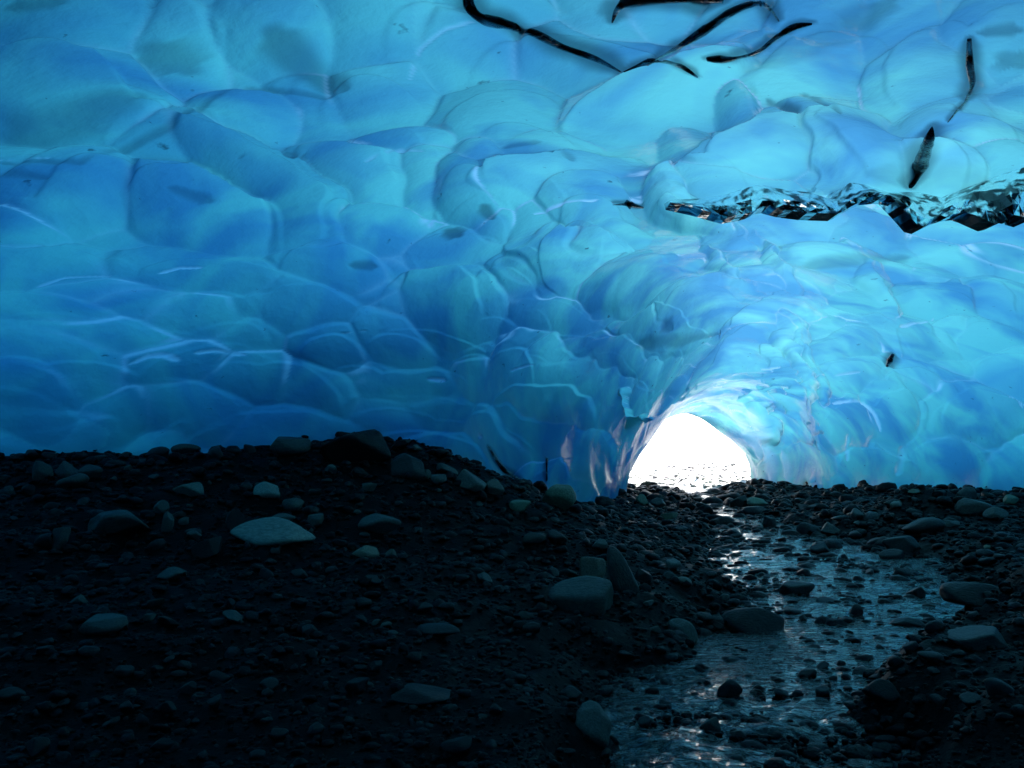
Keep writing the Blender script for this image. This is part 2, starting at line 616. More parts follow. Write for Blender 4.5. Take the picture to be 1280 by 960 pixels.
# broad unevenness of the vault
gu = np.gradient(B, axis=0)
gv = np.gradient(B, axis=1)
NRM = np.cross(gu, gv)
NRM /= np.maximum(np.linalg.norm(NRM, axis=-1, keepdims=True), 1e-9)
mid = spline(ST, tu)[:, 3:6].copy()
mid[:, 2] = 0.8
sgn = np.sign(np.mean(np.sum(NRM * (B - mid[:, None, :]), -1)))
NRM *= sgn                                     # points from the cave into the ice
B = B + NRM * (0.22 * wave_noise(B, 0.75, 21, 2))[..., None]
PX, PY, PZ = project(B)


def ice_hit(px, py):
    """nearest visible point of the smooth vault under a pixel: grid index"""
    d2 = (PX - px) ** 2 + (PY - py) ** 2
    ok = (d2 < 64) & (PZ > 1)
    if not ok.any():
        k = int(np.argmin(np.where(PZ > 1, d2, 1e12)))
        return np.unravel_index(k, d2.shape)
    z = np.where(ok, PZ + np.sqrt(d2) * 0.05, 1e9)
    return np.unravel_index(int(np.argmin(z)), d2.shape)


# scallops read off the photograph: centre x y, radii, turn (degrees, clockwise)
SC = [
    (70, 50, 120, 80, 0), (60, 140, 120, 60, 0), (215, 75, 55, 70, 10), (290, 55, 35, 75, -10), (370, 60, 70, 60, 20), (450, 30, 70, 60, 0),
    (215, 175, 75, 35, -25), (330, 150, 85, 35, -10), (60, 225, 90, 25, 5), (300, 245, 110, 50, 22), (110, 265, 85, 40, -10),
    (255, 290, 120, 40, 10), (20, 300, 60, 35, 20), (440, 230, 55, 45, 0), (475, 150, 60, 40, 0), (420, 155, 25, 50, -35),
    (575, 75, 65, 50, -10), (530, 35, 30, 60, 20), (650, 20, 60, 30, 0), (740, 35, 60, 45, 0), (815, 30, 50, 40, -10), (700, 115, 120, 45, -8),
    (630, 165, 60, 45, -20), (530, 225, 28, 40, 0), (595, 205, 28, 26, 30), (650, 185, 55, 28, -10), (690, 220, 100, 40, -20),
    (820, 150, 110, 40, -20), (480, 195, 50, 20, -5), (470, 285, 75, 30, 5), (600, 265, 40, 30, 30), (610, 300, 25, 20, 0), (570, 325, 65, 25, 0),
    (680, 300, 40, 50, 0), (760, 300, 55, 40, 0), (730, 340, 45, 45, 0), (860, 195, 45, 40, 0),
    (905, 40, 60, 30, -35), (940, 100, 70, 50, 0), (1010, 60, 80, 70, -40), (1100, 60, 70, 80, -30), (1030, 110, 80, 50, -20), (920, 150, 50, 30, 10),
    (1000, 190, 100, 45, -30), (1110, 180, 50, 60, -50), (1250, 60, 60, 50, 0), (1160, 100, 60, 60, -40), (1220, 170, 60, 40, 20),
    (1160, 215, 50, 30, 0), (1250, 210, 50, 40, 0), (880, 230, 60, 25, 0), (1000, 290, 90, 35, -5), (900, 300, 60, 40, 10), (1100, 310, 80, 35, -8),
    (1220, 300, 70, 40, -10),
    (60, 335, 110, 28, 8), (120, 365, 70, 22, -5), (170, 380, 80, 28, 0), (40, 385, 70, 25, 5), (300, 355, 100, 28, 8), (340, 390, 60, 25, 0),
    (260, 400, 70, 35, 0), (90, 420, 110, 35, 15), (60, 440, 70, 35, 25), (20, 480, 60, 45, 30), (110, 480, 65, 22, -5), (250, 465, 75, 35, -5),
    (280, 430, 55, 30, 0), (300, 490, 70, 40, 20), (160, 520, 60, 28, -10), (230, 515, 60, 40, 15), (40, 525, 60, 30, 5), (90, 550, 50, 20, -15),
    (20, 567, 30, 14, 0), (340, 545, 80, 25, -5), (210, 550, 35, 15, -20), (370, 500, 60, 35, 20), (395, 400, 60, 40, 10), (420, 460, 45, 35, 0),
    (420, 335, 70, 30, 5), (545, 385, 65, 50, -5), (640, 375, 30, 45, -25), (660, 345, 35, 25, 10), (715, 330, 35, 45, 30), (695, 368, 18, 25, 0),
    (620, 412, 22, 14, 0), (700, 410, 55, 30, 15), (790, 380, 60, 45, -15), (640, 430, 50, 18, 10), (560, 440, 70, 20, 12), (510, 450, 45, 30, 20),
    (450, 490, 40, 35, 0), (540, 490, 70, 25, 0), (590, 470, 35, 25, 0), (635, 490, 45, 55, 15), (665, 470, 35, 25, 0), (720, 440, 35, 20, 0),
    (480, 520, 60, 30, 10), (560, 525, 50, 25, 5), (510, 540, 60, 25, 5), (560, 575, 90, 30, 12), (620, 560, 50, 35, 20), (700, 540, 70, 50, 0),
    (750, 500, 60, 50, 0), (740, 570, 50, 35, -20), (770, 460, 45, 30, 0), (830, 420, 50, 20, -10), (720, 600, 40, 25, -30), (810, 520, 30, 40, -30),
    (900, 340, 60, 25, -5), (960, 330, 50, 25, -10), (1060, 330, 70, 25, -10), (1180, 330, 60, 25, -10), (1250, 330, 50, 25, -15), (890, 400, 70, 30, -20),
    (960, 400, 60, 22, -20), (1100, 400, 70, 25, -12), (1170, 390, 60, 22, 5), (1240, 390, 50, 30, 15), (920, 450, 50, 18, -35), (990, 440, 60, 20, -15),
    (1060, 440, 60, 20, -8), (1150, 430, 50, 22, 10), (1190, 420, 40, 18, -10), (1250, 440, 45, 22, 10), (1000, 490, 60, 28, 8), (1060, 480, 45, 18, -5),
    (1140, 490, 50, 22, 5), (1070, 540, 45, 40, 10), (990, 540, 50, 40, 20), (950, 530, 40, 50, 30), (1120, 530, 40, 35, 0), (1180, 510, 60, 30, 15),
    (1230, 540, 60, 50, 5), (1260, 480, 50, 25, 10), (1000, 585, 50, 30, 0), (1090, 590, 60, 25, 0), (1180, 585, 60, 30, 0), (1260, 590, 50, 30, 0)]

WARP = np.stack([wave_noise(B, 2.2, 31 + k, 3) for k in range(3)], -1)
KS = 0.009
KSF = (0.004 + 0.022 * sstep(0.0, 0.7, wave_noise(B, 1.5, 41, 2))) * (1 - 0.6 * sstep(2.0, -0.5, B[..., 0]))
H0 = 0.02
ACC = np.exp(-0.03 / KSF)
BEST = np.full((NU, NV), -9.0)
TONE = np.full((NU, NV), 0.6)
SECOND = np.full((NU, NV), -9.0)
RIM = np.zeros((NU, NV))                        # thin bright glint painted along some lips
GHOST = np.zeros((NU, NV))
LIPS = np.zeros((NU, NV))                       # overlapping scales: crisp upper lip, running out below


def carve(iu, iv, ax, bx, depth, tilt, off, lip):
    """one bowl in the vault: ax, bx half axes (metres, in the tangent plane)"""
    c = B[iu, iv]
    ra, rb = np.linalg.norm(ax), np.linalg.norm(bx)
    R = max(ra, rb) * 2.3
    su = max(np.linalg.norm(B[min(iu + 1, NU - 1), iv] - B[max(iu - 1, 0), iv]) / 2, 1e-3)
    sv = max(np.linalg.norm(B[iu, min(iv + 1, NV - 1)] - B[iu, max(iv - 1, 0)]) / 2, 1e-3)
    ku, kv = int(R / su * 1.3) + 2, int(R / sv * 1.3) + 2
    u0, u1, v0, v1 = max(iu - ku, 0), min(iu + ku, NU), max(iv - kv, 0), min(iv + kv, NV)
    sl_ = (slice(u0, u1), slice(v0, v1))
    d = B[sl_] + WARP[sl_] * (0.24 * min(ra, rb)) - c
    # dual basis of the two half axes
    g = np.array([[ax @ ax, ax @ bx], [ax @ bx, bx @ bx]])
    gi = np.linalg.inv(g + np.eye(2) * 1e-9)
    da, db = d @ ax, d @ bx
    s_ = gi[0, 0] * da + gi[0, 1] * db
    t_ = gi[1, 0] * da + gi[1, 1] * db
    n = np.cross(ax, bx)
    n /= max(np.linalg.norm(n), 1e-9)
    e = (d @ n) / max(ra, rb)
    r2 = s_ ** 2 + t_ ** 2 + 0.6 * e ** 2
    h = depth * (1 - r2) + depth * (tilt[0] * s_ + tilt[1] * t_) + off
    h = np.where(r2 < 5.0, h, -1.0)
    tp_ = np.clip(0.16 - 0.85 * t_ + 0.3 * tilt[0] * s_, 0, 1.1)
    g_ = lip * tp_ * tp_ * (3 - 2 * np.minimum(tp_, 1))
    win = h > BEST[sl_]
    f_ = lip * sstep(0.0, 0.20, 1.12 - r2) * np.clip(0.5 - 0.52 * t_ + 0.2 * tilt[0] * s_, 0, 1) ** 1.3
    GHOST[sl_] = np.maximum(GHOST[sl_], f_)
    LIPS[sl_] = np.where(win, g_, LIPS[sl_])
    RIM[sl_] = np.where(win, sstep(-0.15, -0.6, t_) * (rng.random() < 0.5), RIM[sl_])
    ACC[sl_] += np.exp(np.clip(h / KSF[sl_], -60, 160))
    b, s2 = BEST[sl_], SECOND[sl_]
    tn = rng.uniform(0.4, 1.0)
    TONE[sl_] = np.where(h > b, tn, TONE[sl_])
    SECOND[sl_] = np.maximum(np.minimum(h, b), s2)
    BEST[sl_] = np.maximum(h, b)


for k, (cx, cy, rx, ry, ang) in enumerate(SC):
    iu, iv = ice_hit(cx, cy)
    c = B[iu, iv]
    n = NRM[iu, iv]
    a = math.radians(ang)

    def plane_vec(vx, vy):
        e = 6.0
        d = pix_dir(cx + vx * e / max(math.hypot(vx, vy), 1), cy + vy * e / max(math.hypot(vx, vy), 1))
        den = d @ n
        q0 = c - CAM
        d0 = q0 / np.linalg.norm(q0)
        if abs(den) < 0.12:
            den = 0.12 * (1 if den >= 0 else -1)
        p = CAM + d * (q0 @ n) / den
        v = (p - c)
        v = v - n * (v @ n)
        want = math.hypot(vx, vy) / FPX * PZ[iu, iv]
        ln = np.linalg.norm(v) * math.hypot(vx, vy) / e
        ln = min(max(ln, want), want * 2.6)
        return v / max(np.linalg.norm(v), 1e-9) * ln
    ax = plane_vec(rx * math.cos(a), rx * math.sin(a))
    bx = plane_vec(-ry * math.sin(a), ry * math.cos(a))
    rm = math.sqrt(np.linalg.norm(ax) * np.linalg.norm(bx))
    mn = min(np.linalg.norm(ax), np.linalg.norm(bx))
    lw = float(sstep(260, 340, cy) * sstep(720, 560, cx))
    fw = float(sstep(780, 860, cx) * sstep(280, 330, cy))
    depth = float(np.clip((0.15 - 0.02 * lw - 0.05 * fw) * mn, 0.015, 0.15)) * rng.uniform(0.75, 1.25)
    # deeper at the upper rim of each hollow, running out shallow below
    tl = (rng.uniform(-1.1, 1.1), rng.uniform(-1.3, 0.1))
    carve(iu, iv, ax, bx, depth, tl, rng.uniform(-.02, .03) * min(rm, 1), float(np.clip(0.17 * mn, 0.012, 0.13)) * rng.uniform(0.3, 1.2) * (1 - 0.4 * fw))

# smaller hollows everywhere else
cnt = 0
while cnt < 1000:
    iu, iv = int(rng.integers(2, NU - 2)), int(rng.integers(2, NV - 2))
    c, n = B[iu, iv], NRM[iu, iv]
    if c[1] < -3 and rng.random() < 0.7:
        continue
    r0 = rng.uniform(0.16, 0.5) * (0.6 + 0.03 * min(np.linalg.norm(c - CAM), 14))
    e1 = np.cross(n, np.array([0, 0, 1.0])) + rng.normal(size=3) * 0.35
    e1 -= n * (e1 @ n)
    e1 /= max(np.linalg.norm(e1), 1e-6)
    e2 = np.cross(n, e1)
    if e2[2] > 0:
        e2 = -e2
    carve(iu, iv, e1 * r0 * rng.uniform(1.3, 2.8), e2 * r0, 0.16 * r0, (rng.uniform(-.3, .3), rng.uniform(-.6, 0)), -0.05 - 0.05 * rng.random(), 0.10 * r0 * rng.uniform(0, 0.7))
    cnt += 1

H = KSF * np.log(ACC)
GAP = np.maximum(BEST - SECOND, 0)
H += 0.42 * LIPS * sstep(0.0, 0.022, GAP) + 0.55 * GHOST
RIM *= sstep(0.0, 0.004, GAP) * sstep(0.020, 0.008, GAP)
H -= np.median(H[PZ > 2])
H += 0.010 * wave_noise(B, 5.0, 55, 3)
RIDGE = np.exp(-np.maximum(BEST - SECOND, 0) / 0.007)

# bands and lips traced along the ice: pixel polylines with half width in pixels
SEAMS = [   # pixel polyline, half widths in pixels
    ([(584, -14), (588, 6), (602, 21), (630, 28), (665, 40), (702, 56), (742, 72), (777, 88)], [10, 10, 7, 6, 7, 6, 5, 1]),
    ([(815, 77), (850, 57), (885, 32), (912, 14), (940, 3), (960, 6), (975, 25)], [1, 5, 6, 6, 4, 4, 1]),
    ([(885, 72), (915, 72), (945, 64), (970, 45), (990, 32), (1013, 27)], [2, 7, 5, 4, 4, 1]),
    ([(766, 26), (774, 8), (796, -4), (850, -7), (905, -8)], [1, 5, 9, 9, 8]),
    ([(780, 88), (818, 80), (850, 81), (871, 96)], [1, 4, 4, 1]),
    ([(1212, 46), (1211, 80), (1214, 105), (1208, 126)], [3, 6, 5, 2]), ([(1208, 124), (1196, 138), (1184, 151)], [1.5, 2, 1]),
    ([(1166, 158), (1162, 178), (1151, 206), (1138, 234)], [1, 9, 12, 2]), ([(764, 257), (784, 256), (804, 260)], [1, 5, 1]),
    ([(611, 558), (630, 586), (655, 604)], [1, 4, 2]), ([(683, 573), (684, 600)], [2, 2]), ([(1116, 443), (1112, 451), (1108, 459)], [2, 4, 2])]
DARK_LINES = [
    ([(560, 288), (574, 294)], 9, 8, .55), ([(603, 258), (616, 272)], 6, 4, .5), ([(438, 331), (468, 333)], 5, 6, .4),
    ([(0, 203), (100, 204), (150, 191), (215, 156), (260, 126), (310, 112), (360, 114), (400, 122), (432, 112)], 5, 5, .30),
    ([(0, 218), (60, 224)], 8, 3, .28), ([(300, 197), (380, 194)], 3, 3, .3), ([(340, 40), (375, 78), (430, 108)], 20, 13, .42),
    ([(190, 60), (235, 85)], 28, 22, .34), ([(20, 175), (90, 150), (170, 120)], 34, 16, .3), ([(10, 10), (75, 2)], 10, 12, .35), ([(960, 124), (996, 148)], 4, 5, .5), ([(1005, 118), (1050, 142)], 5, 3, .4),
    ([(1060, 30), (1110, -5)], 16, 16, .3), ([(1225, 40), (1270, 35)], 8, 12, .4), ([(1260, 70), (1285, 80)], 16, 16, .35),
    ([(1010, 335), (1090, 325), (1130, 320)], 12, 8, .28), ([(800, 432), (850, 428), (905, 422)], 7, 3, .32), ([(830, 405), (840, 412)], 8, 3, .35),
    ([(210, 235), (262, 250)], 4, 7, .28), ([(630, 185), (672, 178)], 5, 6, .3), ([(690, 195), (715, 200)], 4, 5, .3),
    ([(940, 85), (1000, 60), (1080, 20)], 20, 16, .18), ([(1090, 215), (1230, 230)], 14, 22, .2)]
WHITE_LINES = [  # bright rims and glow at the mouth, put into the ice colour
    ([(200, 342), (225, 335), (252, 335)], 1.5, 1.2, .9), ([(50, 358), (85, 347), (136, 346)], 1.5, 1, .7), 
    ([(164, 456), (185, 446), (204, 443), (222, 449)], 2, 5, 1.0), ([(244, 441), (268, 437), (306, 443)], 2, 2, 1.0), 
    ([(534, 473), (556, 475)], 2, 2.5, 1.0), ([(640, 463), (666, 457)], 1.2, 1.2, .9),
    ([(668, 268), (700, 256), (740, 252), (765, 256)], 2.2, 1.5, .9), ([(512, 100), (525, 62), (555, 36), (590, 26)], 1.5, 1.5, .5), ([(950, 467), (975, 460)], 1.5, 1.5, .7),
    ([(1040, 508), (1075, 506), (1092, 518), (1100, 538)], 2.5, 1.5, .8), ([(1126, 410), (1166, 400)], 2, 1.2, .6),
    ([(1258, 500), (1282, 510)], 1.5, 1.5, .7), ([(0, 200), (60, 199)], 1, 1, .6), ([(458, 203), (500, 189), (528, 189)], 2.5, 1.5, .5),
    ([(430, 416), (456, 414)], 1, 1, .6), ([(1000, 478), (1075, 465)], 1.2, 1.2, .5), ([(905, 422), (915, 418)], 1, 1, .5), ([(598, 545), (602, 546)], 3, 2, .9),
    ([(1120, 592), (1128, 560)], 4, 3, .3), ([(1010, 600), (1016, 560)], 4, 3, .4), ([(960, 600), (952, 550), (935, 520)], 9, 7, .6), ([(985, 600), (978, 565)], 7, 4, .5), ([(1058, 575), (1060, 545)], 2, 2, .5),
    ([(850, 508), (890, 512), (925, 535), (945, 570)], 6, 9, .5)]
B = B + NRM * H[..., None]                     # the carved vault: the bands are traced on it
PX, PY, PZ = project(B)
H = np.zeros((NU, NV))
CLEARA = np.zeros((NU, NV))
GLINT = np.zeros((NU, NV))
WJ = wave_noise(B, 7.0, 77, 3)


def trace(line, w0, w1, amt, field, push):
    pts = []
    for (x, y) in line:
        j = ice_hit(min(max(x, 2), 1278), max(y, 2))
        pts.append((B[j], j, PZ[j]))
    n = len(pts)
    iu = [p[1][0] for p in pts]
    iv = [p[1][1] for p in pts]
    zmax = max(p[2] for p in pts)
    wm = max(w0, w1) / FPX * zmax * 3 + 0.05
    su = np.linalg.norm(B[min(iu[0] + 1, NU - 1), iv[0]] - B[iu[0] - 1, iv[0]]) / 2 + 1e-3
    sv = np.linalg.norm(B[iu[0], min(iv[0] + 1, NV - 1)] - B[iu[0], iv[0] - 1]) / 2 + 1e-3
    pu, pv = int(wm / su * 1.5) + 25, int(wm / sv * 1.5) + 25
    s_ = (slice(max(min(iu) - pu, 0), min(max(iu) + pu, NU)), slice(max(min(iv) - pv, 0), min(max(iv) + pv, NV)))
    P = B[s_]
    best = np.full(P.shape[:2], 9.0)
    for k in range(n - 1):
        a, b = pts[k][0], pts[k + 1][0]
        ab = b - a
        t = np.clip(((P - a) @ ab) / max(ab @ ab, 1e-9), 0, 1)
        dd = np.linalg.norm(P - a - t[..., None] * ab, axis=-1)
        f = (k + t) / (n - 1)
        wd = (w0 + (w1 - w0) * f) / FPX * (pts[k][2] + (pts[k + 1][2] - pts[k][2]) * t)
        # seen obliquely the band is wider on the surface than across the picture
        nn = NRM[pts[k][1]]
        vd = (pts[k][0] - CAM) / np.linalg.norm(pts[k][0] - CAM)
        ob = np.clip(1 / max(abs(nn @ vd), 0.3), 1, 2.0)
        end = np.clip(np.minimum(f, 1 - f) * 5 + 0.45, 0, 1)
        best = np.minimum(best, dd / (wd * ob * end * (1 + 0.2 * WJ[s_]) + 1e-4))
    m = sstep(1.25, 0.55, best) if amt > 0.6 else sstep(1.3, 0.3, best)
    field[s_] = np.maximum(field[s_], m * amt)
    H[s_] -= push * m * np.sqrt(np.clip(1 - 0.6 * best, 0, 1)) * zmax / 8.0


for ln, w0, w1, am in DARK_LINES:
    trace(ln, w0, w1, am, CLEARA, 0.035 if am > 0.6 else 0.012)
for ln, wd_ in SEAMS:                           # soft dark halo in the ice colour round each seam
    trace(ln, 1.9 * np.mean(wd_), 1.9 * np.mean(wd_), 0.6, CLEARA, 0.0)
for ln, w0, w1, am in WHITE_LINES:
    trace(ln, w0, w1, am, GLINT, 0.012)
GLINT = np.maximum(GLINT, 0.85 * RIM * sstep(-0.1, 0.5, wave_noise(B, 3.1, 68, 2)))  # edge glints painted along lips and ridges
GLINT = np.maximum(GLINT, RIDGE * (0.05 + 0.22 * sstep(0.25, 0.7, wave_noise(B, 2.3, 66, 2))))
# taper the relief where the ice meets the gravel
V = B + NRM * H[..., None]

# outer surface of the glacier (coarse), same topology, joined along the edges
CU, CV = 8, 8
iu_c = np.unique(np.r_[np.arange(0, NU, CU), NU - 1])
iv_c = np.unique(np.r_[np.arange(0, NV, CV), NV - 1])
crown = spline(ST, tu)[iu_c, 3:6]


def thick(y):
    return np.interp(y, [-12, -4, 2.0, 3.6, 6, 10, 16, 22, 25, 27], [12, 11, 8.0, 3.2, 1.35, 1.3, 1.4, 1.2, .8, .35])  # unseen; thickened over and behind the camera to darken the near floor


w = np.linspace(-1, 1, len(iv_c))
OUT = np.zeros((len(iu_c), len(iv_c), 3))
for i in range(len(iu_c)):
    cx, cy, cz = crown[i]
    top = cz + thick(cy)
    OUT[i, :, 0] = cx + np.sign(w) * (np.abs(w) ** 1.2) * 17
    fwd = np.interp(cy, [14, 27], [0, 1])
    OUT[i, :, 1] = np.interp(cy, [-9.5, 26.4], [-14, 26.9]) + np.abs(w) * 1.5 * fwd
    OUT[i, :, 2] = top - 0.1 * w + 1.8 * sstep(0.0, -0.45, w)
    OUT[i, :, 2] += 0.12 * wave_noise(OUT[i], 1.1, 91, 2)
    OUT[i, :, 2] = np.where(np.abs(w) > 0.999, -1.2, OUT[i, :, 2])
nI = NU * NV
ni, nj = len(iu_c), len(iv_c)
allv = np.concatenate([V.reshape(-1, 3), OUT.reshape(-1, 3)])
qi = grid_quads(NU, NV)
# orientation: inner faces must look into the cave
a0, b0, c0 = V.reshape(-1, 3)[qi[len(qi) // 2, 0]], V.reshape(-1, 3)[qi[len(qi) // 2, 1]], V.reshape(-1, 3)[qi[len(qi) // 2, 2]]
fn = np.cross(b0 - a0, c0 - a0)
nn = NRM.reshape(-1, 3)[qi[len(qi) // 2, 0]]
flip = (fn @ nn) > 0
qi = grid_quads(NU, NV, flip=flip)
qo = grid_quads(ni, nj, flip=not flip) + nI
me = bpy.data.meshes.new('glacier_ice')
edges_polys = []
I = np.arange(nI).reshape(NU, NV)
O = (np.arange(ni * nj) + nI).reshape(ni, nj)


def strip(inner, outer, idx, rev):
    for k in range(len(idx) - 1):
        p = list(inner[idx[k]:idx[k + 1] + 1]) + [outer[k + 1], outer[k]]
        if rev:
            p = p[::-1]
        edges_polys.append([int(q) for q in p])


strip(I[:, 0], O[:, 0], iu_c, flip)
strip(I[:, -1], O[:, -1], iu_c, not flip)
strip(I[0, :], O[0, :], iv_c, not flip)
strip(I[-1, :], O[-1, :], iv_c, flip)
loops = np.concatenate([qi.ravel(), qo.ravel(), np.array([q for p in edges_polys for q in p])]).astype(np.int32)
tot = np.concatenate([np.full(len(qi) + len(qo), 4), np.array([len(p) for p in edges_polys])]).astype(np.int32)
me.vertices.add(len(allv))
me.vertices.foreach_set('co', allv.astype(np.float32).ravel())
me.loops.add(len(loops))
me.loops.foreach_set('vertex_index', loops)
me.polygons.add(len(tot))
me.polygons.foreach_set('loop_start', np.r_[0, np.cumsum(tot)[:-1]].astype(np.int32))
me.polygons.foreach_set('loop_total', tot)
sm = np.ones(len(tot), dtype=bool)
sm[len(qi):] = False
me.polygons.foreach_set('use_smooth', sm)
me.update(calc_edges=True)
for nm, arr in (('clear', CLEARA), ('clarity', TONE), ('painted_glint', np.clip(GLINT, 0, 1))):
    at = me.attributes.new(nm, 'FLOAT', 'POINT')
    at.data.foreach_set('value', np.r_[arr.ravel(), np.zeros(ni * nj)].astype(np.float32))
at = me.attributes.new('outside', 'FLOAT', 'FACE')
f_out = np.zeros(len(tot), dtype=np.float32)
f_out[len(qi):len(qi) + len(qo)] = 1.0
at.data.foreach_set('value', f_out)
me.materials.append(M_ICE)
ice = bpy.data.objects.new('glacier_ice', me)
COL.objects.link(ice)
ice['kind'] = 'structure'
ice['label'] = 'scalloped blue glacier ice forming the vault and walls of the cave'

# ------------------------------------------------------------------ clear ledge hanging from the vault
TOPE = [(838, 250), (875, 248), (905, 244), (935, 234), (955, 229), (978, 237), (1010, 240), (1042, 250), (1062, 226), (1085, 232), (1108, 240), (1145, 240), (1182, 248),
        (1202, 240), (1222, 232), (1242, 222), (1262, 215), (1290, 206)]
BOTE = [(838, 253), (878, 262), (908, 271), (938, 266), (957, 256), (985, 263), (1012, 266), (1050, 267), (1064, 258), (1086, 247), (1112, 244), (1130, 262), (1151, 286),
        (1188, 268), (1210, 265), (1246, 281), (1268, 268), (1290, 274)]


def lerp_poly(P, n):
    P = np.array(P, float)
    t = np.linspace(0, len(P) - 1, n)
    return np.stack([np.interp(t, np.arange(len(P)), P[:, k]) for k in (0, 1)], -1)


nl, nr = 50, 5
T2, B2 = lerp_poly(TOPE, nl), lerp_poly(BOTE, nl)
lv = []
for i in range(nl):
    jt = ice_hit(min(T2[i, 0], 1300), T2[i, 1] - 1)
    dep = PZ[jt]
    if i == 0:
        deps = []
    deps.append(dep)
deps = np.array(deps)
deps = np.convolve(np.r_[[deps[0]] * 8, deps, [deps[-1]] * 8], np.ones(17) / 17, 'valid')
for i in range(nl):
    for r in range(nr):
        f = r / (nr - 1)
        px, py = T2[i] * (1 - f) + B2[i] * f
        d = pix_dir(px, py)
        dz = deps[i] / (d[1] * CP + d[2] * SP)
        jag = 0.09 * math.sin(i * 1.2 + r * 1.3) * math.sin(i * 0.6 + 2) + 0.015 * rng.normal()
        # front sheet leans out of the vault, the last row tucks back under it
        off = 0.03 - 0.32 * math.sin(math.pi * min(f * 0.62, 1)) + jag * (0.3 + f)
        lv.append(CAM + d * (dz + off - 0.12))
lv = np.array(lv)
back = lv.reshape(nl, nr, 3).copy()
for i in range(nl):
    for r in range(nr):
        back[i, r] += np.array([0.0, 0.25 + 0.12 * (1 - r / nr), 0.07 * (1 - r / (nr - 1))])
fr_q = grid_quads(nl, nr)
bk_q = grid_quads(nl, nr, flip=True) + nl * nr
ii = np.arange(nl * nr).reshape(nl, nr)
rim = list(ii[:, 0]) + list(ii[-1, 1:]) + list(ii[::-1, -1][1:]) + list(ii[0, ::-1][1:-1])
sq = [[rim[k], rim[(k + 1) % len(rim)], rim[(k + 1) % len(rim)] + nl * nr, rim[k] + nl * nr][::-1] for k in range(len(rim))]
ledge = mesh_obj('clear_ice_ledge', np.concatenate([lv, back.reshape(-1, 3)]), fr_q.tolist() + bk_q.tolist() + [[int(q) for q in s] for s in sq], M_CLEAR, ice, smooth=False)
ledge['label'] = 'jagged glassy dark ledge hanging from the vault at the right'

# ------------------------------------------------------------------ dark seams: lenses of clear ice standing out of the vault
Bp = V
PX, PY, PZ = project(Bp)
seam_me = None
for line, wid in SEAMS:
    pts, nrm, dep = [], [], []
    for (x, y) in line:
        j = ice_hit(x, max(y, -16))
        pts.append(Bp[j])
        nrm.append(NRM[j])
    n = len(pts)
    t = np.linspace(0, n - 1, (n - 1) * 12 + 1)
    C = spline(np.array(pts), t)
    NN = np.stack([np.interp(t, np.arange(n), np.array(nrm)[:, k]) for k in range(3)], -1)
    NN /= np.linalg.norm(NN, axis=1, keepdims=True)
    T = np.gradient(C, axis=0)
    T /= np.maximum(np.linalg.norm(T, axis=1, keepdims=True), 1e-9)
    Sd = np.cross(T, NN)
    Sd /= np.maximum(np.linalg.norm(Sd, axis=1, keepdims=True), 1e-9)
    vd = (C - CAM) / np.linalg.norm(C - CAM, axis=1, keepdims=True)
    fore = np.clip(np.sqrt(np.maximum(1 - np.sum(vd * Sd, axis=1) ** 2, 0)), 0.35, 1)
    Wd = 0.85 * np.interp(t, np.arange(n), wid) / FPX * project(C)[2] / fore
    Wd *= 1 + 0.34 * wave_noise(C, 7.0, 83, 2)
    ring = 10
    vv = []
    for i in range(len(t)):
        for r in range(ring):
            a_ = 2 * math.pi * r / ring
            vv.append(C[i] + Sd[i] * Wd[i] * math.cos(a_) + NN[i] * (-0.012 - 0.40 * Wd[i] * math.sin(a_)))
    ff = []
    for i in range(len(t) - 1):
        for r in range(ring):
            r2_ = (r + 1) % ring
            ff.append([i * ring + r, i * ring + r2_, (i + 1) * ring + r2_, (i + 1) * ring + r])
    ff.append(list(range(ring))[::-1])
    ff.append([(len(t) - 1) * ring + r for r in range(ring)])
    mesh_obj('dark_ice_seam', vv, ff, M_SEAM, ice)

# ------------------------------------------------------------------ stream water
wy = np.unique(np.r_[np.linspace(-9, 1.5, 20), 1.5 * (36 / 1.5) ** np.linspace(0, 1, 330)])
ws = np.linspace(-1.45, 1.45, 150)
WC = np.interp(wy, STREAM[:, 0], STREAM[:, 1])[:, None]
WH = np.interp(wy, STREAM[:, 0], STREAM[:, 2])[:, None]
WX = WC + ws[None, :] * WH
WY = np.repeat(wy[:, None], len(ws), 1)
P3 = np.stack([WX, WY, np.zeros_like(WX)], -1)
P3s = P3 * np.array([1.0, 1.6, 1.0])
amp = 0.55 + 0.45 * wave_noise(P3, 1.3, 61, 1)
WZ = 0.0 + amp * (0.035 * wave_noise(P3s, 5, 62, 3) + 0.016 * wave_noise(P3s, 15, 63, 3)) - 0.012 * np.abs(ws)[None, :] ** 2
P3[..., 2] = WZ
water = fast_mesh('stream_water', P3.reshape(-1, 3), grid_quads(len(wy), len(ws), flip=True), M_WATER)
water['kind'] = 'structure'
water['label'] = 'shallow rippling meltwater stream running over stones towards the cave mouth'


# ------------------------------------------------------------------ stones
def ico(sub):
    import bmesh
    bm = bmesh.new()
    bmesh.ops.create_icosphere(bm, subdivisions=sub, radius=1.0)
    v = np.array([p.co[:] for p in bm.verts])
    f = np.array([[q.index for q in p.verts] for p in bm.faces])
    bm.free()
    return v, f


